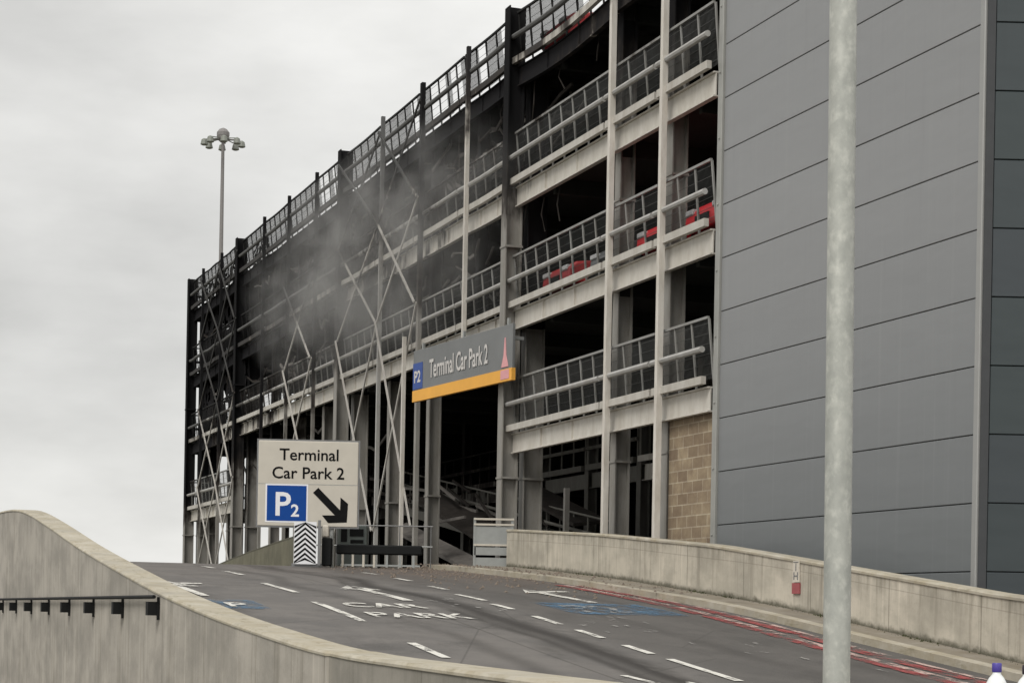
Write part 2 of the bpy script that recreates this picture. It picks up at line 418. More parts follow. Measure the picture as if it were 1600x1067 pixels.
def road_poly(name, polys, m, w0, t0, lift=.014):
    b = MB()
    for poly in polys:
        n = len(b.v)
        for a, c in poly: b.v.append((w0 + a, t0 + c, h(t0 + c) + lift))
        b.f.append(tuple(range(n, n + len(poly))))
    return struct(b.build(name, m, rot=ANG_R))
def rect(x0, x1, y0, y1, st=.3):
    out = []; ys = fr(y0, y1, st)
    for a, c in zip(ys, ys[1:]): out.append([(x0, a), (x1, a), (x1, c), (x0, c)])
    return out
# direction arrows
road_poly('road_arrow', rect(-.07, .07, 0, 2.9) + [[(-.35, 2.3), (-.07, 2.3), (-.07, 2.9), (0, 3.7)], [(.07, 2.3), (.35, 2.3), (0, 3.7), (.07, 2.9)]] + [[(.1, 2.9), (.55, 3.0), (.55, 3.25), (.1, 3.2)]], M['white_line'], 5.6, 28.6)
road_poly('road_arrow', rect(-.09, .09, 0, 2.9) + [[(-.45, 2.5), (-.09, 2.5), (-.09, 2.9), (0, 3.6)], [(.09, 2.5), (.3, 2.5), (0, 3.6), (.09, 2.9)]], M['white_line'], 8.75, 28.5)
road_poly('road_arrow', rect(-.09, .09, 0, 2.7) + [[(-.32, 2.3), (-.09, 2.3), (-.09, 2.7), (0, 3.3)], [(.09, 2.3), (.32, 2.3), (0, 3.3), (.09, 2.7)], [(.1, 2.6), (.7, 2.75), (.7, 3.0), (.1, 2.9)]], M['white_line'], 12.02, 28.9)
def blotchy(w, l, n=18):
    return [[(w * math.cos(2*math.pi*k/n) * (1 + .16 * math.sin(3.1*k)), l * math.sin(2*math.pi*k/n) * (1 + .14 * math.cos(2.3*k))) for k in range(n)]]
road_poly('blue_panel', rect(-.42, .42, -.7, .7), M['blue_line'], 5.75, 27.3, .008)
road_poly('blue_panel', rect(-.95, .95, -1.0, 1.0), M['blue_line'], 11.8, 27.75, .008)

def text_obj(name, body, m, size, parent=None, bold=.0, align='LEFT', rot=None, loc=None, sx=1., extrude=0.0):
    cu = bpy.data.curves.new(name, 'FONT'); cu.body = body; cu.size = size; cu.offset = bold; cu.align_x = align; cu.extrude = extrude; cu.resolution_u = 3
    tmp = bpy.data.objects.new('tmp', cu); COL.objects.link(tmp)
    dg = bpy.context.evaluated_depsgraph_get(); me = bpy.data.meshes.new_from_object(tmp.evaluated_get(dg))
    bpy.data.objects.remove(tmp); bpy.data.curves.remove(cu)
    for v in me.vertices: v.co.x *= sx
    me.materials.clear(); me.materials.append(m); me.name = name
    o = bpy.data.objects.new(name, me); COL.objects.link(o)
    if parent: o.parent = parent
    if rot: o.rotation_euler = rot
    if loc: o.location = loc
    return o
def road_text(body, w0, t0, size, stretch, m, sx=.8, lift=.016):
    o = text_obj('road_text', body, m, size, bold=size * .02)
    for v in o.data.vertices:
        w_, t_ = w0 + v.co.x * sx, t0 + v.co.y * stretch
        v.co = (w_, t_, h(t_) + lift)
    o.rotation_euler = (0, 0, ANG_R); struct(o)
road_text('CAR', 7.42, 27.15, .62, 1.55, M['white_line'], 1.0)
road_text('PARK', 7.40, 25.75, .62, 1.45, M['white_line'], 1.0)
road_text('P', 5.6, 26.85, .7, 1.2, M['white_line'], .9)
road_text('P2', 11.05, 27.0, .9, 1.9, M['white_worn'], 1.0, .018)
b = MB(); random.seed(3)
for (w0, t0, n, sw, st) in ((11.2, 25.2, 10, .35, 1.5), (9.4, 28.2, 14, .45, 1.0), (10.6, 25, 5, .3, 1.5), (11.9, 22.5, 6, .6, 2.0), (12.3, 19.5, 6, .8, 2)):
    for i in range(n):
        cw, ct = w0 + random.gauss(0, sw * .6), t0 + random.gauss(0, st * .6)
        a, c = random.uniform(.02, .08), random.uniform(.06, .22); k = len(b.v); m_ = 11
        for j in range(m_):
            rr = random.uniform(.35, 1.25); x_, y_ = cw + a * rr * math.cos(6.283*j/m_), ct + c * rr * math.sin(6.283*j/m_)
            b.v.append((x_, y_, h(y_) + .013 + .0005 * i))
        b.f.append(tuple(range(k, k + m_)))
o = b.build('paint_patches', M['white_worn'], rot=ANG_R); o['kind'] = 'structure'

# ------------------------------------------------------------------ concrete parapets
def wall(name, label, wf, thick, topf, basef, ts, m, cope_m, cope_h=.0, over=.0, uvb=None):
    root = empty(name, label, 'wall', wt(wf(ts[0]), ts[0], basef(ts[0])), ANG_R)
    w0, t0, z0 = wf(ts[0]), ts[0], basef(ts[0])
    b = MB(); b.uv = []
    for t_ in ts:
        a, zt, zb = wf(t_), topf(t_) - cope_h, basef(t_)
        hb = (uvb or basef)(t_)
        for (x_, z_) in ((a, zb), (a, zt), (a + thick, zt), (a + thick, zb)):
            b.v.append((x_ - w0, t_ - t0, z_ - z0)); b.uv.append((t_ + (x_ - a), z_ - hb))
    n = len(ts)
    for i in range(n - 1):
        for k in range(3): b.f.append((4*i+k, 4*i+k+1, 4*i+k+5, 4*i+k+4))
    b.f.append((0, 1, 2, 3)); b.f.append((4*n-1, 4*n-2, 4*n-3, 4*n-4))
    b.build('wall_face', m, root)
    c = MB(); ch = cope_h if cope_h else .06
    for t_ in ts:
        a, zt = wf(t_), topf(t_)
        for (x_, z_) in ((a - over, zt - ch + .002), (a - over, zt - .02), (a - over + .02, zt), (a + thick + over - .02, zt), (a + thick + over, zt - .02), (a + thick + over, zt - ch + .002)):
            c.v.append((x_ - w0, t_ - t0, z_ - z0))
    for i in range(n - 1):
        for k in range(6): c.f.append((6*i+k, 6*i+(k+1) % 6, 6*(i+1)+(k+1) % 6, 6*(i+1)+k))
    c.f.append(tuple(range(6))); c.f.append(tuple(6*(n-1)+k for k in range(6))[::-1])
    c.build('coping', cope_m, root)
    return root

RT = [(-10, -.9), (5, -.75), (10, -.45), (20.3, .34), (21.3, .42), (27.5, 1.06), (30, 1.31), (36, 1.72), (42.7, 2.07), (50, 2.1)]
rw = wall('parapet_wall', 'long streaked concrete parapet along the right side of the ramp below the grey clad block', wallw, .3,
     lambda t_: lerp(RT, t_), lambda t_: h(t_) - .2, fr(-8, 42.9, .6), M['conc'], M['cope'], .055, .02, uvb=lambda t_: h(t_) + .12)
LT = [(-10, -.42), (5, -.38), (11.4, -.33), (14.4, -.30), (16.7, -.17), (18.65, -.05), (21.8, .2), (24.1, .43), (26.4, .66), (29.2, .96), (32.5, 1.36), (35.9, 1.74), (38, 1.9), (41.3, 2.0), (60, 2.05)]
def ltop(t_): return sum(lerp(LT, t_ + k * .5) for k in (-2, -1, 0, 1, 2)) / 5
wall('parapet_wall', 'curving pale concrete ramp parapet in the left foreground with a dark pipe on its face', lambda t_: 3.755 if t_ > 14.32 else 3.785, .36,
     ltop, lambda t_: -3.6, fr(-6, 14.3, .5) + fr(14.34, 60, .55), M['conc_left'], M['cope'], .04, .012)
# vertical movement joint offset: thicker nearer length of the wall
# mossy side wall on the crest by the building
def MT(t_): return 11.3 + (t_ - 45.9) * .115
b = wall('retaining_wall', 'low mossy dark concrete wall on the crest beside the burnt left end of the car park', MT, .25,
     lambda t_: lerp([(45.9, 1.93), (50, 1.92), (58, 1.86), (66, 1.76), (75, 1.62)], t_), lambda t_: h(t_) - .1, fr(45.9, 76, .8), M['conc_moss'], M['conc_moss'], .06, .0, uvb=lambda t_: h(t_))

# pipe with brackets on left wall
root = empty('drain_pipe', 'thin dark horizontal pipe with square outlet boxes fixed on the left parapet face', 'pipe', wt(3.73, 21.75, .13), ANG_R)
b = MB(); b.tube([(-.05, 0, .02), (-.05, 33, .04)], .022, 8); b.build('pipe', M['black'], root)
for k in range(13):
    t_ = .05 + 2.62 * k; b = MB()
    b.box(-.11, .02, t_, t_ + .16, -.19, -.035); b.box(-.010, .02, t_ - .015, t_, -.24, .02)
    b.build('outlet_box', M['black'], root)

# moss / weeds along foot of right wall and litter
random.seed(11); b = MB()
for i in range(900):
    t_ = random.uniform(17, 42.5); a = wallw(t_) - abs(random.gauss(0, .05)) - .01; s_ = random.uniform(.006, .018) * (1.5 if mnoise.noise((t_ * .8, 3, 1)) > .1 else .7)
    z_ = h(t_) + .115; q = random.uniform(0, 6.28)
    b.add([(a - s_ * math.cos(q), t_ - s_ * math.sin(q), z_), (a + s_ * math.cos(q), t_ + s_ * math.sin(q), z_), (a, t_, z_ + s_ * random.uniform(.8, 1.9))], [(0, 1, 2)])
o = b.build('moss', M['moss'], rot=ANG_R); tag(o, 'dark moss growing along the foot of the right parapet', 'moss'); o['kind'] = 'stuff'
b = MB()
for i in range(900):
    t_ = random.uniform(30, 45); w_ = random.triangular(10.2, 15.0, 14.2)
    if w_ > 13.8: z_ = h(t_) + .12
    else: z_ = h(t_)
    if t_ < 36 and random.random() < .55: continue
    if w_ > wallw(t_) - .08: continue
    s_ = random.uniform(.012, .045); q = random.uniform(0, 6.28)
    pts = [(w_ + s_ * math.cos(q + k * 1.57) * random.uniform(.7, 1.3), t_ + s_ * math.sin(q + k * 1.57), z_ + .002) for k in range(4)]
    b.add(pts + [(w_, t_, z_ + s_ * random.uniform(.5, 1.4))], [(0, 1, 4), (1, 2, 4), (2, 3, 4), (3, 0, 4)])
o = b.build('debris', M['rubble'], rot=ANG_R); tag(o, 'brown grit and burnt debris scattered over the road by the entrance', 'debris'); o['kind'] = 'stuff'

# ------------------------------------------------------------------ multi-storey car park
L = [4.42, 7.40, 10.38, 13.30]
P = empty('multi_storey_car_park', 'fire damaged four level steel car park with open decks, blackened upper floors and cross bracing', 'car park', (CX, CY, ZB), ANG_F)
def part(b, name, m, parent=P, **k): return b.build(name, M[m], parent, dz=-ZB, **k)
LEFT = [19.79 + 3.905 * k for k in range(11)]      # 19.79 .. 58.84
SEND = 61.2
LEFT = LEFT + [SEND]
RIGHT = [8.86, 11.26, 13.89, 19.79]

def icol(b, x, y, w, d, z0, z1):                     # I section column
    b.box(x - w/2, x + w/2, y - d/2, y - d/2 + .03, z0, z1); b.box(x - w/2, x + w/2, y + d/2 - .03, y + d/2, z0, z1)
    b.box(x - .02, x + .02, y - d/2 + .03, y + d/2 - .03, z0, z1)
def gcol(s_, off, w, d, z0, z1, m, name='column', box=False):
    b = MB()
    if box: b.box(s_ - w/2, s_ + w/2, off - d/2, off + d/2, z0, z1)
    else: icol(b, s_, off, w, d, z0, z1)
    # splice plates
    for zz in (L[0] - 1.1, L[1] + 1.5):
        if z0 < zz < z1 and w > .2: b.box(s_ - w/2 - .02, s_ + w/2 + .02, off - d/2 - .02, off + d/2 + .02, zz, zz + .05)
    part(b, name, m)

# inner big columns and slim outer posts
for i, s_ in enumerate(LEFT):
    main = i in (0, 4, 8)
    ztop = 14.72 if True else 14
    if main or i == 11:
        gcol(s_, .12, .34, .42, .9, ztop, 'column', box=False)
        gcol(s_ + .08, -.52, .3, .5, .9, 7.0, 'column'); gcol(s_ + .08, -.52, .3, .5, 7.0, 13.2, 'hatch')
    elif i in (1,):                                  # hangs from roof to the first parking deck only
        gcol(s_ - .85, .27, .11, .10, 7.0, 14.6, 'post', 'post', True)
        gcol(s_, -.5, .26, .3, 7.45, 13.2, 'hatch')
    else:
        z0 = .9
        gcol(s_ - .85, .27, .10 if i != 2 else .18, .11, z0, 14.66, 'tube' if i == 3 else 'column', 'post', True)
        gcol(s_ + .05, -.5, .28, .36, .9, 7.0, 'column'); gcol(s_ + .05, -.5, .26, .34, 7.0, 13.2, 'hatch')
gcol(27.5, .45, .10, .10, .9, 7.75, 'post', 'post', True)      # short pale post left of the entrance
for s_ in (11.26, 13.89):
    gcol(s_ - .43, .22, .125, .12, .9, 19, 'post', 'post', True)
    gcol(s_ + .0, -.30, .30, .34, .9, 16.2, 'column')

def lum(*a): return mnoise.noise(Vector(a))
nb = 0
def bay(s0, s1, z, beam_h=.46, sag=0., rough_=0., mesh=True, rails=True):
    """edge beam, kerb channel, crash tube, and railing with mesh for one bay at one level"""
    global nb; nb += 1
    g = .05; n = 6 if (sag or rough_) else 1
    def zz(k):
        return z - sag * math.sin(math.pi * k) + (rough_ * lum(s0 + k * 3, z, 1.3) if 0 < k < 1 else 0)
    def pth(off, dz_, k0=0., k1=1.):
        return [(s0 + g + (s1 - s0 - 2*g) * (k0 + (k1-k0)*i/n), off, zz(k0 + (k1-k0)*i/n) + dz_) for i in range(n + 1)]
    def bars(b, pts, w, hh):
        for p, q in zip(pts, pts[1:]): b.bar(p, q, w, hh)
    b = MB()
    bars(b, pth(0, -beam_h/2), .025, beam_h - .06); bars(b, pth(0, -.015), .12, .03); bars(b, pth(0, -beam_h + .015), .12, .03)
    for kk in (.33, .66):
        if s1 - s0 > 3: q = s0 + (s1 - s0) * kk; b.box(q - .006, q + .006, .0125, .055, zz(kk) - beam_h + .03, zz(kk) - .03)
    part(b, 'edge_beam', 'cream')
    b = MB(); bars(b, pth(.16, .11), .10, .15); part(b, 'edge_kerb', 'kerb')
    b = MB(); b.tube(pth(.20, .69), .062, 8)
    part(b, 'crash_tube', 'tube')
    if not rails: return
    b = MB(); m_ = max(2, round((s1 - s0) / .78)); lean = .10
    bars(b, pth(-.02 + lean, 1.30), .05, .05)
    for i in range(m_ + 1):
        k = i / m_; q = s0 + g + (s1 - s0 - 2*g) * k; jl = random.uniform(-.02, .02) + rough_ * .15 * random.uniform(-1, 1)
        b.bar((q + .03, -.08, zz(k) + .02), (q - .03 + jl, -.03 + lean, zz(k) + 1.28), .055, .03, (0, 1, 0))
    r = part(b, 'railing', 'rail')
    if mesh:
        b = MB(); pit = .048 if z > 13 else .052; wd = .030 if z > 13 else (.009 if s1 < 20 and 7 < z < 8 else .015); nn = int((s1 - s0) / pit)
        for i in range(nn):
            k = i / nn
            if (rough_ or z > 13) and lum(s0 * .7 + k * 3, z, 7) > .22: continue
            q = s0 + g + (s1 - s0 - 2*g) * k
            b.quad((q, -.07, zz(k) + .16), (q + wd, -.07, zz(k) + .16), (q + wd, -.03 + lean, zz(k) + 1.27), (q, -.03 + lean, zz(k) + 1.27))
        for j in range(6):
            zq = .25 + j * .19; o_ = -.07 + .14 * zq / 1.3
            p0 = pth(o_, zq)
            for p, q in zip(p0, p0[1:]): b.bar(p, q, .005, .007)
        part(b, 'mesh_panel', 'mesh', r)

for lv, z in enumerate(L):
    for s0, s1 in zip(RIGHT, RIGHT[1:]):
        if s1 < 14 and lv == 3: continue
        bay(s0, s1, z, .48, sag=.12 if (lv == 3) else 0, rough_=.0 if lv == 3 else 0)
    for i, (s0, s1) in enumerate(zip(LEFT, LEFT[1:])):
        if lv == 0 and i < 8: continue
        rough_ = (0, .0, .0, .0)[lv] + (.05 if i > 7 and lv > 1 else 0)
        sag = {0: 0, 1: 0, 2: .03, 3: .035}[lv] * (1 if i % 3 == 0 else .4)
        bay(s0, s1, z, .46, sag, rough_)
# level above, right hand bays
for s0, s1 in zip(RIGHT[:2], RIGHT[1:3]): bay(s0, s1, 13.36, .48)

# cross bracing
for i, (s0, s1) in enumerate(zip(LEFT, LEFT[1:])):
    if i not in (2, 3, 5, 8, 9): continue
    zs = [14.2, 11.55, 8.62, 2.45] if i < 8 else [14.2, 11.55, 8.62, 5.3, 1.6]
    if i == 5: zs = [11.4, 8.5, 4.2]
    for a, c in zip(zs, zs[1:]):
        sa, sb = s0 - .8, s1 - (.8 if i + 1 not in (4, 8) else .2)
        if i in (4, 8): sa = s0 - .2
        for p, q in (((sa, a), (sb, c)), ((sb, a), (sa, c))):
            off = .34 if p[0] < q[0] else .40
            b = MB(); b.bar((p[0], off, p[1]), (q[0], off, q[1]), .07, .04, (0, 1, 0)); part(b, 'cross_brace', 'brace')

# decks, soffit ribs, back wall, inner frames
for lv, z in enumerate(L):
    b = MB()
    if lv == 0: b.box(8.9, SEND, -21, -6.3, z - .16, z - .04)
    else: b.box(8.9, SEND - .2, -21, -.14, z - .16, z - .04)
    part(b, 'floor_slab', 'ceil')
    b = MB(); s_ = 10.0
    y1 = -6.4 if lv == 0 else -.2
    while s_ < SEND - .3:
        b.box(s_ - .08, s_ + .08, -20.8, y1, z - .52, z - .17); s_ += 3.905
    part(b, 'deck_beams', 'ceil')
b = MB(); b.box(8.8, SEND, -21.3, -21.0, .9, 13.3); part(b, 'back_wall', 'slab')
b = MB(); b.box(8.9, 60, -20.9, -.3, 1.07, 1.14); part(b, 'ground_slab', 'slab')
for z_ in (7.4, 10.38):         # dark cross walls deep inside
    pass
for s_ in (34.5, 46, ):
    b = MB(); b.box(s_, s_ + .2, -20.9, -6.6, 1.2, 13.1); part(b, 'inner_wall', 'slab')
for k in range(14):
    s_ = 10.5 + 3.905 * k
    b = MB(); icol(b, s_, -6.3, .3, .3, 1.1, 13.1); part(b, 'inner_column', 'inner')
for k in range(13):
    s0 = 10.5 + 3.905 * k; s1 = s0 + 3.905
    b = MB(); b.box(s0 + .16, s1 - .16, -6.3, -6.27, L[0] - .48, L[0] - .03); b.box(s0 + .16, s1 - .16, -6.36, -6.18, L[0] - .5, L[0] - .48)
    b.box(s0 + .16, s1 - .16, -6.14, -6.04, L[0] + .03, L[0] + .2)
    part(b, 'inner_beam', 'inner' if k > 3 else 'cream')
    if k < 4: continue
    b = MB(); b.tube([(s0, -6.1, L[0] + .7), (s1, -6.1, L[0] + .7)], .06, 6); b.tube([(s0, -6.1, L[0] + 1.25), (s1, -6.1, L[0] + 1.25)], .03, 6)
    for j in range(4): b.box(s0 + j, s0 + j + .04, -6.16, -6.12, L[0] + .03, L[0] + 1.25)
    part(b, 'inner_railing', 'inner')
# ramp inside the entrance, going down to the right
b = MB(); b.add([(44, -3.4, 4.3), (44, -6.1, 4.3), (21.5, -6.1, 1.3), (21.5, -3.4, 1.3), (44, -3.4, 4.0), (44, -6.1, 4.0), (21.5, -6.1, 1.0), (21.5, -3.4, 1.0)],
               [(0, 1, 2, 3), (7, 6, 5, 4), (0, 3, 7, 4), (1, 5, 6, 2), (3, 2, 6, 7), (0, 4, 5, 1)]); part(b, 'inner_ramp', 'inner')
b = MB()
for dz_, r_ in ((.25, .07), (.75, .05), (1.2, .03)): b.tube([(44, -3.3, 4.3 + dz_), (21.5, -3.3, 1.3 + dz_)], r_, 6)
for k in range(23):
    s_ = 44 - k; z_ = 4.3 - 3.0 * k / 22.5; b.box(s_ - .02, s_ + .02, -3.36, -3.32, z_, z_ + 1.2)
part(b, 'ramp_railing', 'inner')
# tall slim posts just inside the entrance
for s_, off, z1 in ((22.6, -.9, 4.55), (20.2, -1.6, 3.2), (17.9, -2.2, 3.7)):
    b = MB(); b.box(s_ - .06, s_ + .06, off - .06, off + .06, .9, z1); part(b, 'post', 'column')
# open left end
for j, (off, w_) in enumerate(((-2.2, .22), (-4.3, .22), (-6.4, .3))):
    b = MB(); icol(b, SEND - .1, off, .24, w_, .9, 13.2); part(b, 'end_column', 'column')
for lv, z in enumerate(L):
    b = MB(); b.box(SEND - .02, SEND + .02, -21, .0, z - .46, z - .0); b.box(SEND - .1, SEND + .1, -21, .0, z - .0, z + .03)
    b.box(SEND + .08, SEND + .16, -21, .0, z + .05, z + .2); part(b, 'end_beam', 'cream')
    b = MB(); b.tube([(SEND + .18, .1, z + .69), (SEND + .18, -21, z + .69)], .06, 6); b.tube([(SEND, .1, z + 1.28), (SEND, -21, z + 1.28)], .03, 6)
    for k in range(27): b.box(SEND - .03, SEND + .01, -.8 * k - .02, -.8 * k + .02, z + .03, z + 1.28)
    part(b, 'end_railing', 'rail')
b = MB(); b.box(SEND - .3, SEND - .1, -21, -7.6, .9, 13.2); part(b, 'end_wall', 'slab')
# burnt sheets left hanging in the far bays
random.seed(21)
for s0, s1 in ((52.2, 54.8), (55.1, 58.7), (58.9, 61.0), (48.0, 50.9)):
    for z0, z1 in ((10.5, 13.1), (7.6, 9.9), (13.5, 14.4)):
        if s0 < 50 and z0 < 13: continue
        b = MB(); nx, nz = 7, 6; n0 = 0
        for j in range(nz):
            for i in range(nx):
                if random.random() < .16: continue
                x0 = s0 + (s1 - s0) * i / nx; x1 = s0 + (s1 - s0) * (i + 1.06) / nx; a0 = z0 + (z1 - z0) * j / nz; a1 = z0 + (z1 - z0) * (j + 1.05) / nz
                o_ = -.3 - .12 * random.random(); r_ = lambda: random.uniform(-.05, .05)
                b.quad((x0, o_ + r_(), a0 + r_()), (x1, o_ + r_(), a0 + r_()), (x1, o_ + r_(), a1 + r_()), (x0, o_ + r_(), a1 + r_()))
        part(b, 'burnt_sheet', 'hatch')
for z0, z1 in ((10.5, 13.0), (7.5, 9.7)):
    b = MB(); 
    for j in range(7):
        a = -.5 - j * 1.05; b.quad((SEND - .15, a, z0), (SEND - .15, a - .95, z0 + random.uniform(0, .3)), (SEND - .15, a - .9, z1 - random.uniform(0, .7)), (SEND - .15, a - .05, z1 - random.uniform(0, .4)))
    part(b, 'burnt_sheet', 'hatch')
# twisted purlins, hanging strips and cables under the upper decks
random.seed(5)
for k in range(140):
    s_ = random.uniform(18, 58); lv = random.choice((2, 3, 3, 3) if s_ < 36 else (1, 2, 2, 3)); z = L[lv] - random.uniform(.3, 1.5); ln = random.uniform(1.2, 3.4); off = random.uniform(-1.8, -.1)
    pts = [(s_ + ln * i / 5, off + random.uniform(-.1, .1), z - random.uniform(0, .55) * math.sin(math.pi * i / 5) - .1) for i in range(6)]
    b = MB()
    for p, q in zip(pts, pts[1:]): b.bar(p, q, .05, random.choice((.04, .09)))
    part(b, 'buckled_purlin', 'scrap' if k % 2 else 'bent')
for k in range(22):
    s_ = random.uniform(15, 57); lv = random.choice((2, 3, 3)); z = L[lv] - .45; ln = random.uniform(.4, 1.4)
    b = MB(); b.tube([(s_, -.2, z), (s_ + random.uniform(-.1, .1), -.15, z - ln * .5), (s_ + random.uniform(-.3, .3), -.2, z - ln)], .018, 5); part(b, 'hanging_cable', 'scrap')
# fallen deck sheets tilted inside the entrance
random.seed(14)
for s0, z0, s1, z1, off, wd_ in ((33, 3.6, 24, 1.6, -1.6, .9), (31, 3.0, 22.5, 1.35, -2.3, 1.1), (34, 2.7, 26, 1.3, -1.2, .5), (30, 4.0, 23.2, 2.5, -3.2, .8), (28, 2.1, 21.6, 1.25, -1.9, .7)):
    b = MB(); b.add([(s0, off, z0), (s1, off + .2, z1), (s1, off - wd_, z1 + .12), (s0, off - wd_, z0 + .2), (s0, off, z0 - .09), (s1, off + .2, z1 - .09), (s1, off - wd_, z1 + .03), (s0, off - wd_, z0 + .11)],
        [(0, 1, 2, 3), (7, 6, 5, 4), (0, 4, 5, 1), (1, 5, 6, 2), (2, 6, 7, 3), (3, 7, 4, 0)])
    part(b, 'fallen_deck_sheet', 'bent' if wd_ < .8 else 'scrap')
for k in range(34):
    s_ = random.uniform(21.5, 34); z_ = 1.1 + max(0, (s_ - 22)) * .2 + random.uniform(0, .7); off = random.uniform(-3.4, -.9); ln = random.uniform(1, 3)
    b = MB(); b.bar((s_, off, z_), (s_ + ln, off + random.uniform(-.4, .4), z_ + random.uniform(-.2, .9)), .06, .08); part(b, 'fallen_bar', 'scrap' if k % 3 else 'bent')
# tan blockwork panel at ground level, right
b = MB(); b.uv = []
for (x_, z_) in ((8.9, .6), (11.0, .6), (11.0, 3.95), (8.9, 3.95)):
    b.v.append((x_, -.12, z_)); b.uv.append((x_, z_))
for (x_, z_) in ((8.9, .6), (11.0, .6), (11.0, 3.95), (8.9, 3.95)):
    b.v.append((x_, -.32, z_)); b.uv.append((x_, z_))
b.f += [(3, 2, 1, 0), (4, 5, 6, 7), (1, 2, 6, 5), (0, 4, 7, 3), (2, 3, 7, 6)]
part(b, 'block_panel', 'block')
b = MB(); b.box(8.72, 8.86, -.5, .0, 3.95, 19); part(b, 'rusted_jamb', 'scrap' if False else 'block') if False else None
b = MB(); b.box(8.9, 8.97, -.34, -.2, 4.5, 7.0); b.box(8.9, 8.97, -.34, -.2, 7.5, 10.0); b.box(8.9, 8.97, -.34, -.2, 10.5, 13.0)
b.uv = [(a * 3, c) for a, _, c in b.v]; part(b, 'jamb_strip', 'block')

# ------------------------------------------------------------------ clad block
C = empty('clad_stair_block', 'tall windowless block clad in smooth grey horizontal metal panels', 'building', (CX, CY, ZB), ANG_F)
def cpart(b, name, m, **k): return b.build(name, M[m], C, dz=-ZB, **k)
b = MB(); z = .78 - 1
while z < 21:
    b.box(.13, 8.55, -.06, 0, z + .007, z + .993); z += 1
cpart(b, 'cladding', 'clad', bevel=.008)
b = MB(); b.box(.13, 8.55, -.12, -.045, -.2, 21.5); b.box(.13, 8.7, -9, -.14, -.2, 21.5); cpart(b, 'backing', 'dark')
b = MB(); b.box(-.0, .125, -.1, .03, -.2, 21.6); cpart(b, 'corner_trim', 'trim', bevel=.01)
b = MB(); b.box(8.56, 8.74, -.5, .05, .8, 21.5)
for k in range(16): b.tube([(8.65, .05, 1.6 + k * 1.24), (8.65, .075, 1.6 + k * 1.24)], .022, 8)
cpart(b, 'edge_trim', 'edgepipe', bevel=.01)
# return wall, turned to face the road end
S = MB(); dirx = Vector((math.cos(math.radians(1.2) - ANG_F), math.sin(math.radians(1.2) - ANG_F), 0)); nrm = Vector((dirx.y, -dirx.x, 0))
def sbox(b, a0, a1, o0, o1, z0, z1):
    p = [dirx * a + nrm * o for a, o in ((a0, o0), (a1, o0), (a1, o1), (a0, o1))]
    b.add([(q.x, q.y, z0) for q in p] + [(q.x, q.y, z1) for q in p], [(0,3,2,1),(4,5,6,7),(0,1,5,4),(1,2,6,5),(2,3,7,6),(3,0,4,7)])
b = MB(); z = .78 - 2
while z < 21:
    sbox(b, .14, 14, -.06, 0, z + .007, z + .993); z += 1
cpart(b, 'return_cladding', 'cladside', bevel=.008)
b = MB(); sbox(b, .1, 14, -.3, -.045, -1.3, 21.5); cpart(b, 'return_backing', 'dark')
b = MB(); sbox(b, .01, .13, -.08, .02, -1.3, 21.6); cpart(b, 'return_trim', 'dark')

# ------------------------------------------------------------------ cars on the decks
def car(loc, rot, paint, label, group):
    r = empty('parked_car', label, 'car', loc, rot, group)
    lo = [(-2.0, .28), (2.0, .28), (2.08, .42), (2.05, .66), (1.85, .80), (1.0, .92), (-1.75, .96), (-2.02, .88), (-2.08, .45)]
    b = MB(); b.prism(lo, -.84, .84); b.build('body', M[paint], r, bevel=.07, seg=3)
    cab0 = [(1.02, .9), (.35, 1.38), (-1.15, 1.42), (-1.8, .92)]
    b = MB(); n = 4
    b.add([(x, -.8 if z < 1 else -.62, z) for x, z in cab0] + [(x, .8 if z < 1 else .62, z) for x, z in cab0],
          [(0, 1, 2, 3), (7, 6, 5, 4), (0, 4, 5, 1), (1, 5, 6, 2), (2, 6, 7, 3), (3, 7, 4, 0)])
    b.build('windows', M['glass'], r, bevel=.04, seg=2)
    b = MB(); b.box(-1.1, .3, -.6, .6, 1.395, 1.45); b.build('roof', M[paint], r, bevel=.02)
    for x in (-1.3, 1.3):
        for y in (-.78, .78):
            b = MB(); b.tube([(x, y - .1, .31), (x, y + .1, .31)], .31, 18); w = b.build('wheel', M['tyre'], r)
            b = MB(); b.tube([(x, y - .11, .31), (x, y + .11, .31)], .19, 12); b.build('rim', M['steel'], w)
    for y in (-.6, .6):
        b = MB(); b.box(1.93, 2.09, y - .17, y + .17, .6, .72); b.build('headlight', M['lampw'], r, bevel=.02)
    b = MB(); b.box(2.05, 2.1, -.3, .3, .42, .54); b.build('grille', M['black'], r)
def bw(s_, off, z):
    n = Vector((-.9387, -.3448, 0)); d = Vector((DX, DY, 0)); return Vector((CX, CY, z)) + d * s_ + n * off
NR = math.atan2(-.3448, -.9387)
G = 'cars parked nose out on the decks'
car(bw(10.2, -2.45, 7.42), NR, 'red_car', 'bright red car behind the railing of the middle deck, next to the grey clad block', G)
car(bw(12.6, -2.45, 7.42), NR, 'red_car', 'red car on the middle deck between the two tall pale posts', G)
car(bw(15.3, -2.5, 7.42), NR, 'grey_car', 'scorched grey car on the middle deck right of the dull red car', G)
car(bw(18.0, -2.4, 7.42), NR, 'red_car_b', 'dull scorched red car on the middle deck near the column by the entrance', G)
car(bw(18.2, -2.3, 13.2), NR, 'red_car_b', 'faded red car on the roof deck behind the warped parapet', G)

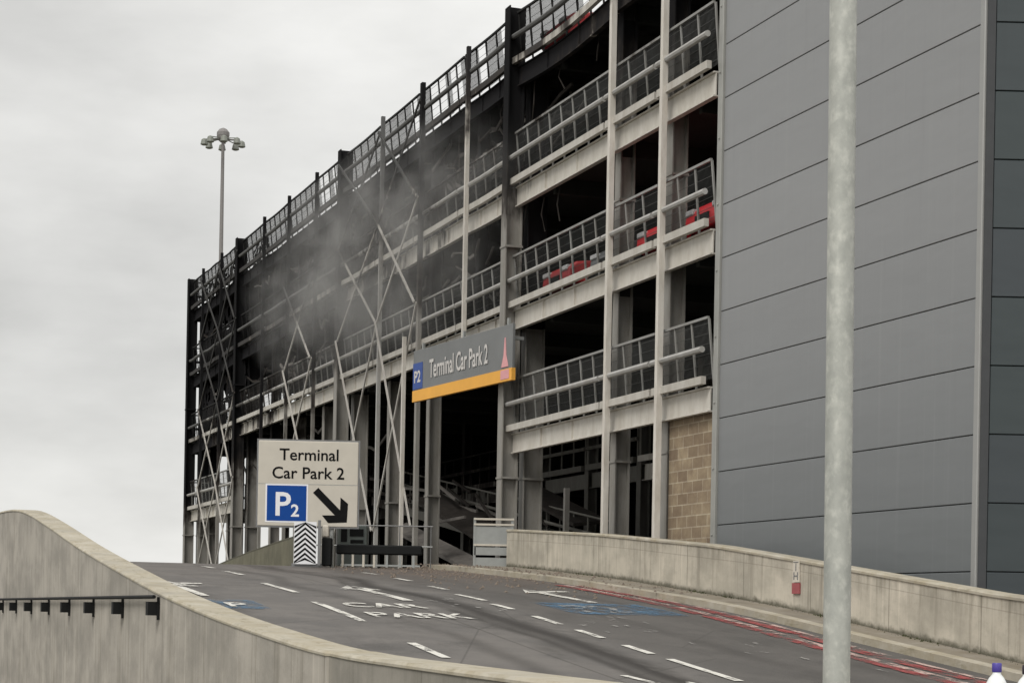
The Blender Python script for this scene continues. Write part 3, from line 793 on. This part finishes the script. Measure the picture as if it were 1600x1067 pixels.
# ------------------------------------------------------------------ hanging banner sign over the entrance
BA = math.radians(180 - 90 + 26.6 + 0)      # direction of the board, a little off the facade
r0 = Vector((-.11, 45.3, 0)); bd = Vector((-math.sin(math.radians(26.6)), math.cos(math.radians(26.6)), 0))
BL = 5.82
root = empty('car_park_sign', 'long grey banner sign over the entrance reading Terminal Car Park 2 above amber band', 'sign', (0, 0, 0), math.atan2(-bd.y, -bd.x))
root.location = r0 + bd * BL + Vector((0, 0, 5.60))
def fit(o, width):
    xs = [v.co.x for v in o.data.vertices]; k = width / (max(xs) - min(xs))
    for v in o.data.vertices: v.co.x *= k
b = MB(); b.box(0, BL, 0, .08, 0, 1.32); b.build('board', M['ban_grey'], root, bevel=.01)
b = MB(); b.box(-.01, BL + .01, -.012, .09, -.02, .27); b.build('amber_band', M['ban_yellow'], root)
b = MB(); b.box(.02, .62, -.014, .0, .30, .98); p = b.build('blue_square', M['ban_blue'], root)
text_obj('lettering', 'P2', M['ban_text'], .42, p, .012, rot=(math.pi/2, 0, 0), loc=(.1, -.02, .48))
o = text_obj('lettering', 'Terminal Car Park 2', M['ban_text'], .66, root, .012, rot=(math.pi/2, 0, 0), loc=(1.08, -.02, .52)); fit(o, 3.45)
b = MB(); b.prism([(5.27, .32), (5.64, .32), (5.52, .60), (5.475, 1.02), (5.435, 1.02), (5.39, .60)], -.016, -.002); b.build('pictogram', M['ban_pink'], root)
b = MB(); b.box(5.25, 5.7, -.02, -.013, .03, .25); b.build('pink_panel', M['ban_pink'], root)
for x_ in (.4, 2.9, 5.4):
    b = MB(); b.box(x_ - .04, x_ + .04, .09, .5, 1.0, 1.08); b.box(x_ - .04, x_ + .04, .081, .14, 1.0, 1.5); b.build('bracket', M['steel'], root)

# ------------------------------------------------------------------ direction sign on two posts
Yp = 43.0; k_ = Yp / 3000
sx0, sx1 = (400 - 800) * k_, (558 - 800) * k_; zt = (963 - 688 - 7) * k_ + .0; zb_ = (963 - 822 - 6) * k_
cxs = (sx0 + sx1) / 2; hw = (sx1 - sx0) / 2 * .985; gz0 = h(wt(0, 0).x + 42)
root = empty('direction_sign', 'cream rectangular road sign reading Terminal Car Park 2 with blue P2 square and diagonal arrow', 'sign', (cxs - .02, Yp, 1.05), math.radians(2.5))
H0, H1 = zb_ - 1.05, zt - 1.05; hh = H1 - H0
b = MB(); b.box(-hw, hw, 0, .03, H0, H1); b.build('board', M['sign_face'], root, bevel=.02, seg=2)
b = MB()
b.box(-hw - .035, hw + .035, .015, .05, H1, H1 + .035); b.box(-hw - .035, hw + .035, .015, .05, H0 - .035, H0)
b.box(-hw - .035, -hw, .015, .05, H0, H1); b.box(hw, hw + .035, .015, .05, H0, H1); b.build('frame', M['sign_back'], root)
text_obj('lettering', 'Terminal', M['sign_black'], .37, root, .005, 'CENTER', (math.pi/2, 0, 0), (.02, -.004, H1 - .43))
text_obj('lettering', 'Car Park 2', M['sign_black'], .37, root, .005, 'CENTER', (math.pi/2, 0, 0), (.0, -.004, H1 - .84))
b = MB(); b.box(-hw + .005, hw - .005, -.003, 0, H0 + hh * .49, H0 + hh * .49 + .012); b.build('divider', M['steel'], root)
b = MB(); b.box(-hw + .17, -hw + 1.12, -.004, .0, H0 + .08, H0 + .94); b.build('square_border', M['sign_white'], root)
b = MB(); b.box(-hw + .205, -hw + 1.085, -.008, -.0042, H0 + .115, H0 + .905); sq = b.build('blue_square', M['sign_blue'], root)
text_obj('lettering', 'P', M['sign_white'], .74, sq, .012, 'LEFT', (math.pi/2, 0, 0), (-hw + .36, -.012, H0 + .24))
text_obj('lettering', '2', M['sign_white'], .38, sq, .008, 'LEFT', (math.pi/2, 0, 0), (-hw + .74, -.012, H0 + .22))
b = MB(); ax, az = hw - .25, H0 + .12
def rot45(pts): return [(ax + (x + y) * .7071, az + (y - x) * .7071) for x, y in pts]     # x along arrow to lower right
arrow = [(-.98, -.082), (-.28, -.082), (-.48, -.29), (-.26, -.31), (.02, 0), (-.26, .31), (-.48, .29), (-.28, .082), (-.98, .082)]
pts = rot45([(x + .0, y) for x, y in arrow])
n = len(pts); b.add([(x, -.006, z) for x, z in pts], [(0, 1, 7, 8), (1, 2, 3, 4), (1, 4, 7), (4, 5, 6, 7)])
b.build('arrow', M['sign_black'], root)
for x_ in (-.12, .55):
    b = MB(); b.tube([(x_, .09, -.1), (x_, .09, H1 - .2)], .045, 10); b.build('post', M['steel'], root)

# chevron board below the sign
root = empty('chevron_board', 'upright white and black chevron marker board under the direction sign', 'road marker', (-4.62, 42.6, 1.06))
b = MB(); b.box(-.25, .25, 0, .03, .02, .96); b.build('board', M['sign_white'], root)
b = MB(); q = 0
while q < 1.15:
    for sg in (-1, 1):
        pts = [(0, q), (sg * .24, q - .2), (sg * .24, q - .145), (0, q + .055)]
        pts = [(x, min(.95, max(.03, z))) for x, z in pts]
        if max(p[1] for p in pts) - min(p[1] for p in pts) > .03:
            b.add([(x, -.004, z) for x, z in pts], [(0, 1, 2, 3)])
    q += .112
b.build('chevrons', M['sign_black'], root)
b = MB(); b.box(.28, .34, 0, .05, 0, 1.0); b.box(-.3, .36, .05, .15, -.04, .04); b.build('stand', M['sign_back'], root)

# control box, barrier, handrail
root = empty('control_box', 'black barrier control box beside the chevron board', 'barrier box', (-4.17, 42.9, 1.06))
b = MB(); b.box(-.1, .12, -.1, .15, 0, .62); b.build('cabinet', M['black'], root, bevel=.02)
b = MB(); b.box(-.09, .05, -.1, .0, .64, .9); b.build('head', M['plate'], root, bevel=.02)
root = empty('road_barrier', 'thick black horizontal barrier boom on pale feet across the left lane of the entrance', 'barrier', (-4.0, 43.4, 1.06))
b = MB(); b.box(0, 1.95, -.06, .06, .28, .50); b.build('boom', M['black'], root, bevel=.03)
for x_ in (.15, .38, .62, .86, 1.15, 1.45, 1.75):
    b = MB(); b.box(x_ - .025, x_ + .025, -.03, .03, .0, .28); b.build('foot', M['plate'] if x_ < 1 else M['steel'], root)
b = MB(); b.box(.1, 1.9, -.02, .02, .02, .06); b.build('base_rail', M['steel'], root)
root = empty('handrail', 'thin steel handrail running behind the black barrier under the direction sign', 'handrail', (-4.9, 45.2, 1.1))
b = MB(); b.tube([(-.1, 0, .98), (3.0, 0, .98)], .016, 8); b.build('top_rail', M['sign_back'], root)
b = MB(); b.tube([(-.1, 0, .5), (3.0, 0, .5)], .018, 8); b.build('mid_rail', M['steel'], root)
for k in range(5): b = MB(); b.tube([(k * .74, 0, 0), (k * .74, 0, .97)], .014, 8); b.build('post', M['sign_back'], root)
root = empty('machine_cabinet', 'grey green ticket machine cabinet behind the black barrier', 'cabinet', (-3.75, 44.4, 1.1))
b = MB(); b.box(-.3, .38, -.2, .2, 0, .93); b.build('cabinet', M['cabinet'], root, bevel=.02)
b = MB(); b.box(-.22, -.08, -.215, -.2, .55, .85); b.box(-.02, .3, -.215, -.2, .68, .85); b.box(.0, .3, -.215, -.2, .52, .6); b.build('panel', M['black'], root)
# grey steel barrier unit right of the entrance
root = empty('steel_barrier', 'waist high grey steel barrier with rails beside the entrance column', 'barrier', (-.45, 46.0, 1.1))
b = MB(); b.box(-.48, .44, -.02, .02, .62, 1.05); b.box(-.48, .44, -.03, .0, .36, .55); b.box(-.48, .44, -.02, .02, .1, .3); b.build('panel', M['steel'], root)
for z_ in (1.07, 1.2, .58, .05): b = MB(); b.box(-.5, .46, -.05, .03, z_, z_ + .045); b.build('rail', M['plate'], root)
for x_ in (-.48, .42): b = MB(); b.box(x_ - .03, x_ + .03, -.03, .03, 0, 1.25); b.build('post', M['steel'], root)
# rubble inside the entrance
random.seed(9); b = MB()
for i in range(300):
    x_, y_ = random.gauss(-1.3, .8), 47.4 + random.uniform(-.8, 2.4); s_ = random.uniform(.03, .09); z_ = 1.12 + max(0, .10 - abs(x_ + 1.3) * .06) * random.random()
    pts = [(x_ + s_ * math.cos(a) * random.uniform(.6, 1.3), y_ + s_ * math.sin(a), z_) for a in (0, 1.6, 3.1, 4.7)]
    b.add(pts + [(x_, y_, z_ + s_ * random.uniform(.5, 1.1))], [(0, 1, 4), (1, 2, 4), (2, 3, 4), (3, 0, 4)])
o = b.build('rubble', M['rubble']); tag(o, 'brown burnt rubble lying on the ground in the dark entrance', 'rubble'); o['kind'] = 'stuff'

# ------------------------------------------------------------------ hydrant plate on the right parapet
t_h = 26.85; root = empty('hydrant_sign', 'small white hydrant plate with a red panel fixed on the right parapet', 'sign', wt(wallw(t_h) - .02, t_h, h(t_h) + .22), ANG_R - math.pi/2)
b = MB(); b.box(-.10, .10, -.012, .01, .34, .68); b.build('plate', M['plate'], root)
b = MB(); b.box(-.12, .12, -.014, .01, .16, .33); b.build('red_panel', M['red_box'], root)
b = MB(); b.box(-.08, .08, -.016, -.0121, .65, .665); b.box(-.012, .012, -.016, -.0121, .52, .64); b.box(-.07, -.045, -.016, -.0121, .38, .5); b.box(.045, .07, -.016, -.0121, .38, .5); b.box(-.045, .045, -.016, -.0121, .43, .45); b.build('lettering', M['sign_back'], root)

# ------------------------------------------------------------------ foreground lamp column, bottles, mast
root = empty('lamp_column', 'round mottled galvanised lamp column crossing the whole picture on the right', 'lamp post', (1.230, 7.1, -3.5))
root.rotation_euler = (0, math.radians(-.46), 0)
b = MB(); b.tube([(0, 0, 0), (0, 0, 1.2), (0, 0, 8)], .0502, 40); b.build('shaft', M['galv'], root, smooth=True)
b = MB(); b.tube([(0, 0, 0), (0, 0, .9)], .075, 40); b.build('base', M['galv'], root, smooth=True)
b = MB(); b.tube([(0, 0, 8), (.1, 0, 8.35), (.5, 0, 8.5), (1.3, 0, 8.55)], .035, 12); arm = b.build('arm', M['galv'], root, smooth=True)
b = MB(); b.box(1.2, 1.85, -.13, .13, 8.48, 8.6); b.build('lantern', M['sign_back'], root, bevel=.04, seg=2)

def bottle(loc, cap, label, sc_=1.):
    r = empty('plastic_bottle', label, 'bottle', loc, 0, 'bottles on the foreground parapet')
    prof = [(.045, 0), (.052, .01), (.053, .09), (.050, .1), (.053, .11), (.053, .19), (.047, .215), (.032, .245), (.018, .262), (.017, .275)]
    b = MB(); b.lathe([(a * sc_, c * sc_) for a, c in prof]); b.build('body', M['bottle'], r, smooth=True)
    b = MB(); b.lathe([(.019*sc_, .27*sc_), (.0205*sc_, .272*sc_), (.0205*sc_, .305*sc_), (.0185*sc_, .309*sc_)]); b.build('cap', M[cap], r, smooth=True)
    b = MB(); b.lathe([(.0536*sc_, .115*sc_), (.0536*sc_, .185*sc_)]); b.build('label', M['lablue'], r, smooth=True)
bottle(Vector((1.657, 6.55, ltop(5.5) + .001)), 'cap', 'white plastic bottle with purple cap standing on the parapet edge', .8)
bottle(Vector((1.715, 6.38, ltop(5.3) + .001)), 'capdark', 'white plastic bottle with dark cap at the right picture edge', .8)

root = empty('high_mast_light', 'tall thin floodlight mast with a ring of lamps behind the car park', 'lamp post', (-23.25, 150, 0))
b = MB(); b.tube([(0, 0, 0), (0, 0, 20), (0, 0, 37.6)], .27, 12, .12); b.build('pole', M['mast'], root, smooth=True)
b = MB(); b.tube([(-1.1, 0, 36.8), (1.1, 0, 36.8)], .07, 6); b.tube([(0, -1.1, 36.8), (0, 1.1, 36.8)], .07, 6); b.lathe([(.22, 36.6), (.42, 36.8), (.5, 37.1), (.5, 37.35), (.3, 37.6), (.1, 37.7)], n=14); b.build('head_frame', M['mast'], root)
for k in range(8):
    a = k * math.pi / 4 + .2; x_, y_ = 1.45 * math.cos(a), 1.45 * math.sin(a)
    b = MB(); b.lathe([(.08, .25), (.22, .15), (.30, -.22), (.18, -.28)], (x_, y_, 36.55), 10); b.bar((x_ * .2, y_ * .2, 36.9), (x_, y_, 36.75), .06, .06); b.build('floodlight', M['lampglass'], root)

# ------------------------------------------------------------------ smoke drifting out of the upper decks
vm = bpy.data.materials.new('smoke'); vm.use_nodes = True; nt = vm.node_tree; nt.nodes.clear()
T = NT.__new__(NT); T.m = vm; T.t = nt; T.b = None
outn = nt.nodes.new('ShaderNodeOutputMaterial'); pv = nt.nodes.new('ShaderNodeVolumePrincipled'); nt.links.new(pv.outputs[0], outn.inputs['Volume'])
co = T.coord('Object')
warp = T.n('ShaderNodeTexNoise'); nt.links.new(co, warp.inputs['Vector']); warp.inputs['Scale'].default_value = .25
add = T.n('ShaderNodeVectorMath', operation='MULTIPLY_ADD'); nt.links.new(warp.outputs['Color'], add.inputs[0]); add.inputs[1].default_value = (2.5, 2.5, 2.5); nt.links.new(co, add.inputs[2])
ns = T.noise(T.mapv(add.outputs[0], (.42, .9, .75), (3.3, 0, 1.2)), .80, 6, .66)
ln = T.n('ShaderNodeVectorMath', operation='LENGTH'); nt.links.new(T.mapv(co, (1/15., 1/2.2, 1/3.9)), ln.inputs[0])
fall = T.rng(ln.outputs['Value'], .25, 1., 1, 0, True)
dens = T.math('MULTIPLY', T.math('MULTIPLY', T.rng(ns, .44, .66, .08, 1, True), fall), .32)
nt.links.new(dens, pv.inputs['Density']); pv.inputs['Color'].default_value = (.60, .595, .585, 1); pv.inputs['Anisotropy'].default_value = .2
b = MB(); nu, nv = 28, 16
for j in range(nv + 1):
    th = math.pi * j / nv
    for i in range(nu):
        ph = 2 * math.pi * i / nu; d = Vector((math.sin(th) * math.cos(ph), math.sin(th) * math.sin(ph), math.cos(th)))
        r_ = .93 + .22 * mnoise.noise(d * 1.7); b.v.append((d.x * 15. * r_, d.y * 2.2 * r_, d.z * 3.9 * r_))
for j in range(nv):
    for i in range(nu): b.f.append((j*nu+i, (j+1)*nu+i, (j+1)*nu+(i+1) % nu, j*nu+(i+1) % nu))
sm = b.build('smoke', vm, loc=bw(30.2, 1.1, 10.1), rot=ANG_F)
tag(sm, 'grey smoke drifting out of the burnt upper decks', 'smoke'); sm['kind'] = 'stuff'

# ------------------------------------------------------------------ sky, sun, camera
W = bpy.data.worlds.new('World'); sc.world = W; W.use_nodes = True; nt = W.node_tree
SUN_EL, SUN_AZ = math.radians(48), math.radians(215)     # from behind left
T = NT.__new__(NT); T.m = W; T.t = nt; T.b = None
bg = nt.nodes['Background']; sky = nt.nodes.new('ShaderNodeTexSky'); sky.sky_type = 'NISHITA'; sky.sun_disc = False
sky.sun_elevation = SUN_EL; sky.sun_rotation = SUN_AZ
nt.links.new(sky.outputs[0], bg.inputs['Color']); bg.inputs['Strength'].default_value = .06
co = T.coord('Generated'); x, y, z = T.sep(co)
n1 = T.noise(T.mapv(co, (1, 1, 2.6)), 3.6, 5, .5); n2 = T.noise(T.mapv(co, (1, 1, 2.2), (4, 2, 1)), 9, 5, .55)
grad = T.rng(z, 0., .17, .80, .66, True)
grad2 = T.rng(z, .25, 1., 0, .30)
right = T.math('MULTIPLY', T.rng(x, -.22, .0, 0, .22, True), T.rng(z, .05, .2))
low = T.rng(z, -.02, .06, .06, 0.)
v = T.math('ADD', T.math('ADD', grad, grad2), T.math('ADD', right, low))
v = T.math('ADD', v, T.math('MULTIPLY', T.math('SUBTRACT', n1, .5), .68))
v = T.math('ADD', v, T.math('MULTIPLY', T.math('SUBTRACT', n2, .5), .26))
n4 = T.noise(T.mapv(co, (1, 1, 3.2), (1, 7, 2)), 14, 6, .6)
v = T.math('ADD', v, T.math('MULTIPLY', T.math('SUBTRACT', n4, .5), .10))
back = T.rng(y, .1, -.6, 0, .35)
v = T.math('ADD', v, back)
cc = T.n('ShaderNodeCombineColor'); nt.links.new(v, cc.inputs[0]); nt.links.new(T.math('MULTIPLY', v, .993), cc.inputs[1]); nt.links.new(T.math('MULTIPLY', v, .962), cc.inputs[2])
bg2 = T.n('ShaderNodeBackground'); nt.links.new(cc.outputs[0], bg2.inputs['Color']); bg2.inputs['Strength'].default_value = 1.04
mx = T.n('ShaderNodeMixShader'); mx.inputs[0].default_value = .93
nt.links.new(bg.outputs[0], mx.inputs[1]); nt.links.new(bg2.outputs[0], mx.inputs[2]); nt.links.new(mx.outputs[0], nt.nodes['World Output'].inputs['Surface'])

sl = bpy.data.lights.new('sun', 'SUN'); sl.energy = 2.1; sl.angle = math.radians(25); sl.color = (1, .97, .92)
so = bpy.data.objects.new('sun', sl); COL.objects.link(so)
dv = Vector((math.sin(SUN_AZ) * math.cos(SUN_EL), math.cos(SUN_AZ) * math.cos(SUN_EL), math.sin(SUN_EL)))
so.rotation_euler = dv.to_track_quat('Z', 'Y').to_euler(); so.location = dv * 60

cam = bpy.data.cameras.new('camera'); cam.lens = 67.5; cam.sensor_width = 36; cam.shift_y = .2684; cam.clip_end = 8000; cam.clip_start = .2
c = bpy.data.objects.new('camera', cam); COL.objects.link(c)
c.matrix_world = Matrix.Rotation(math.pi/2, 4, 'X') @ Matrix.Rotation(math.radians(1.05), 4, 'Z')
sc.camera = c
sc.view_settings.view_transform = 'Standard'; sc.view_settings.look = 'None'; sc.view_settings.exposure = 0
sc.cycles.max_bounces = 6; sc.cycles.volume_bounces = 1; sc.cycles.volume_step_rate = 1.0
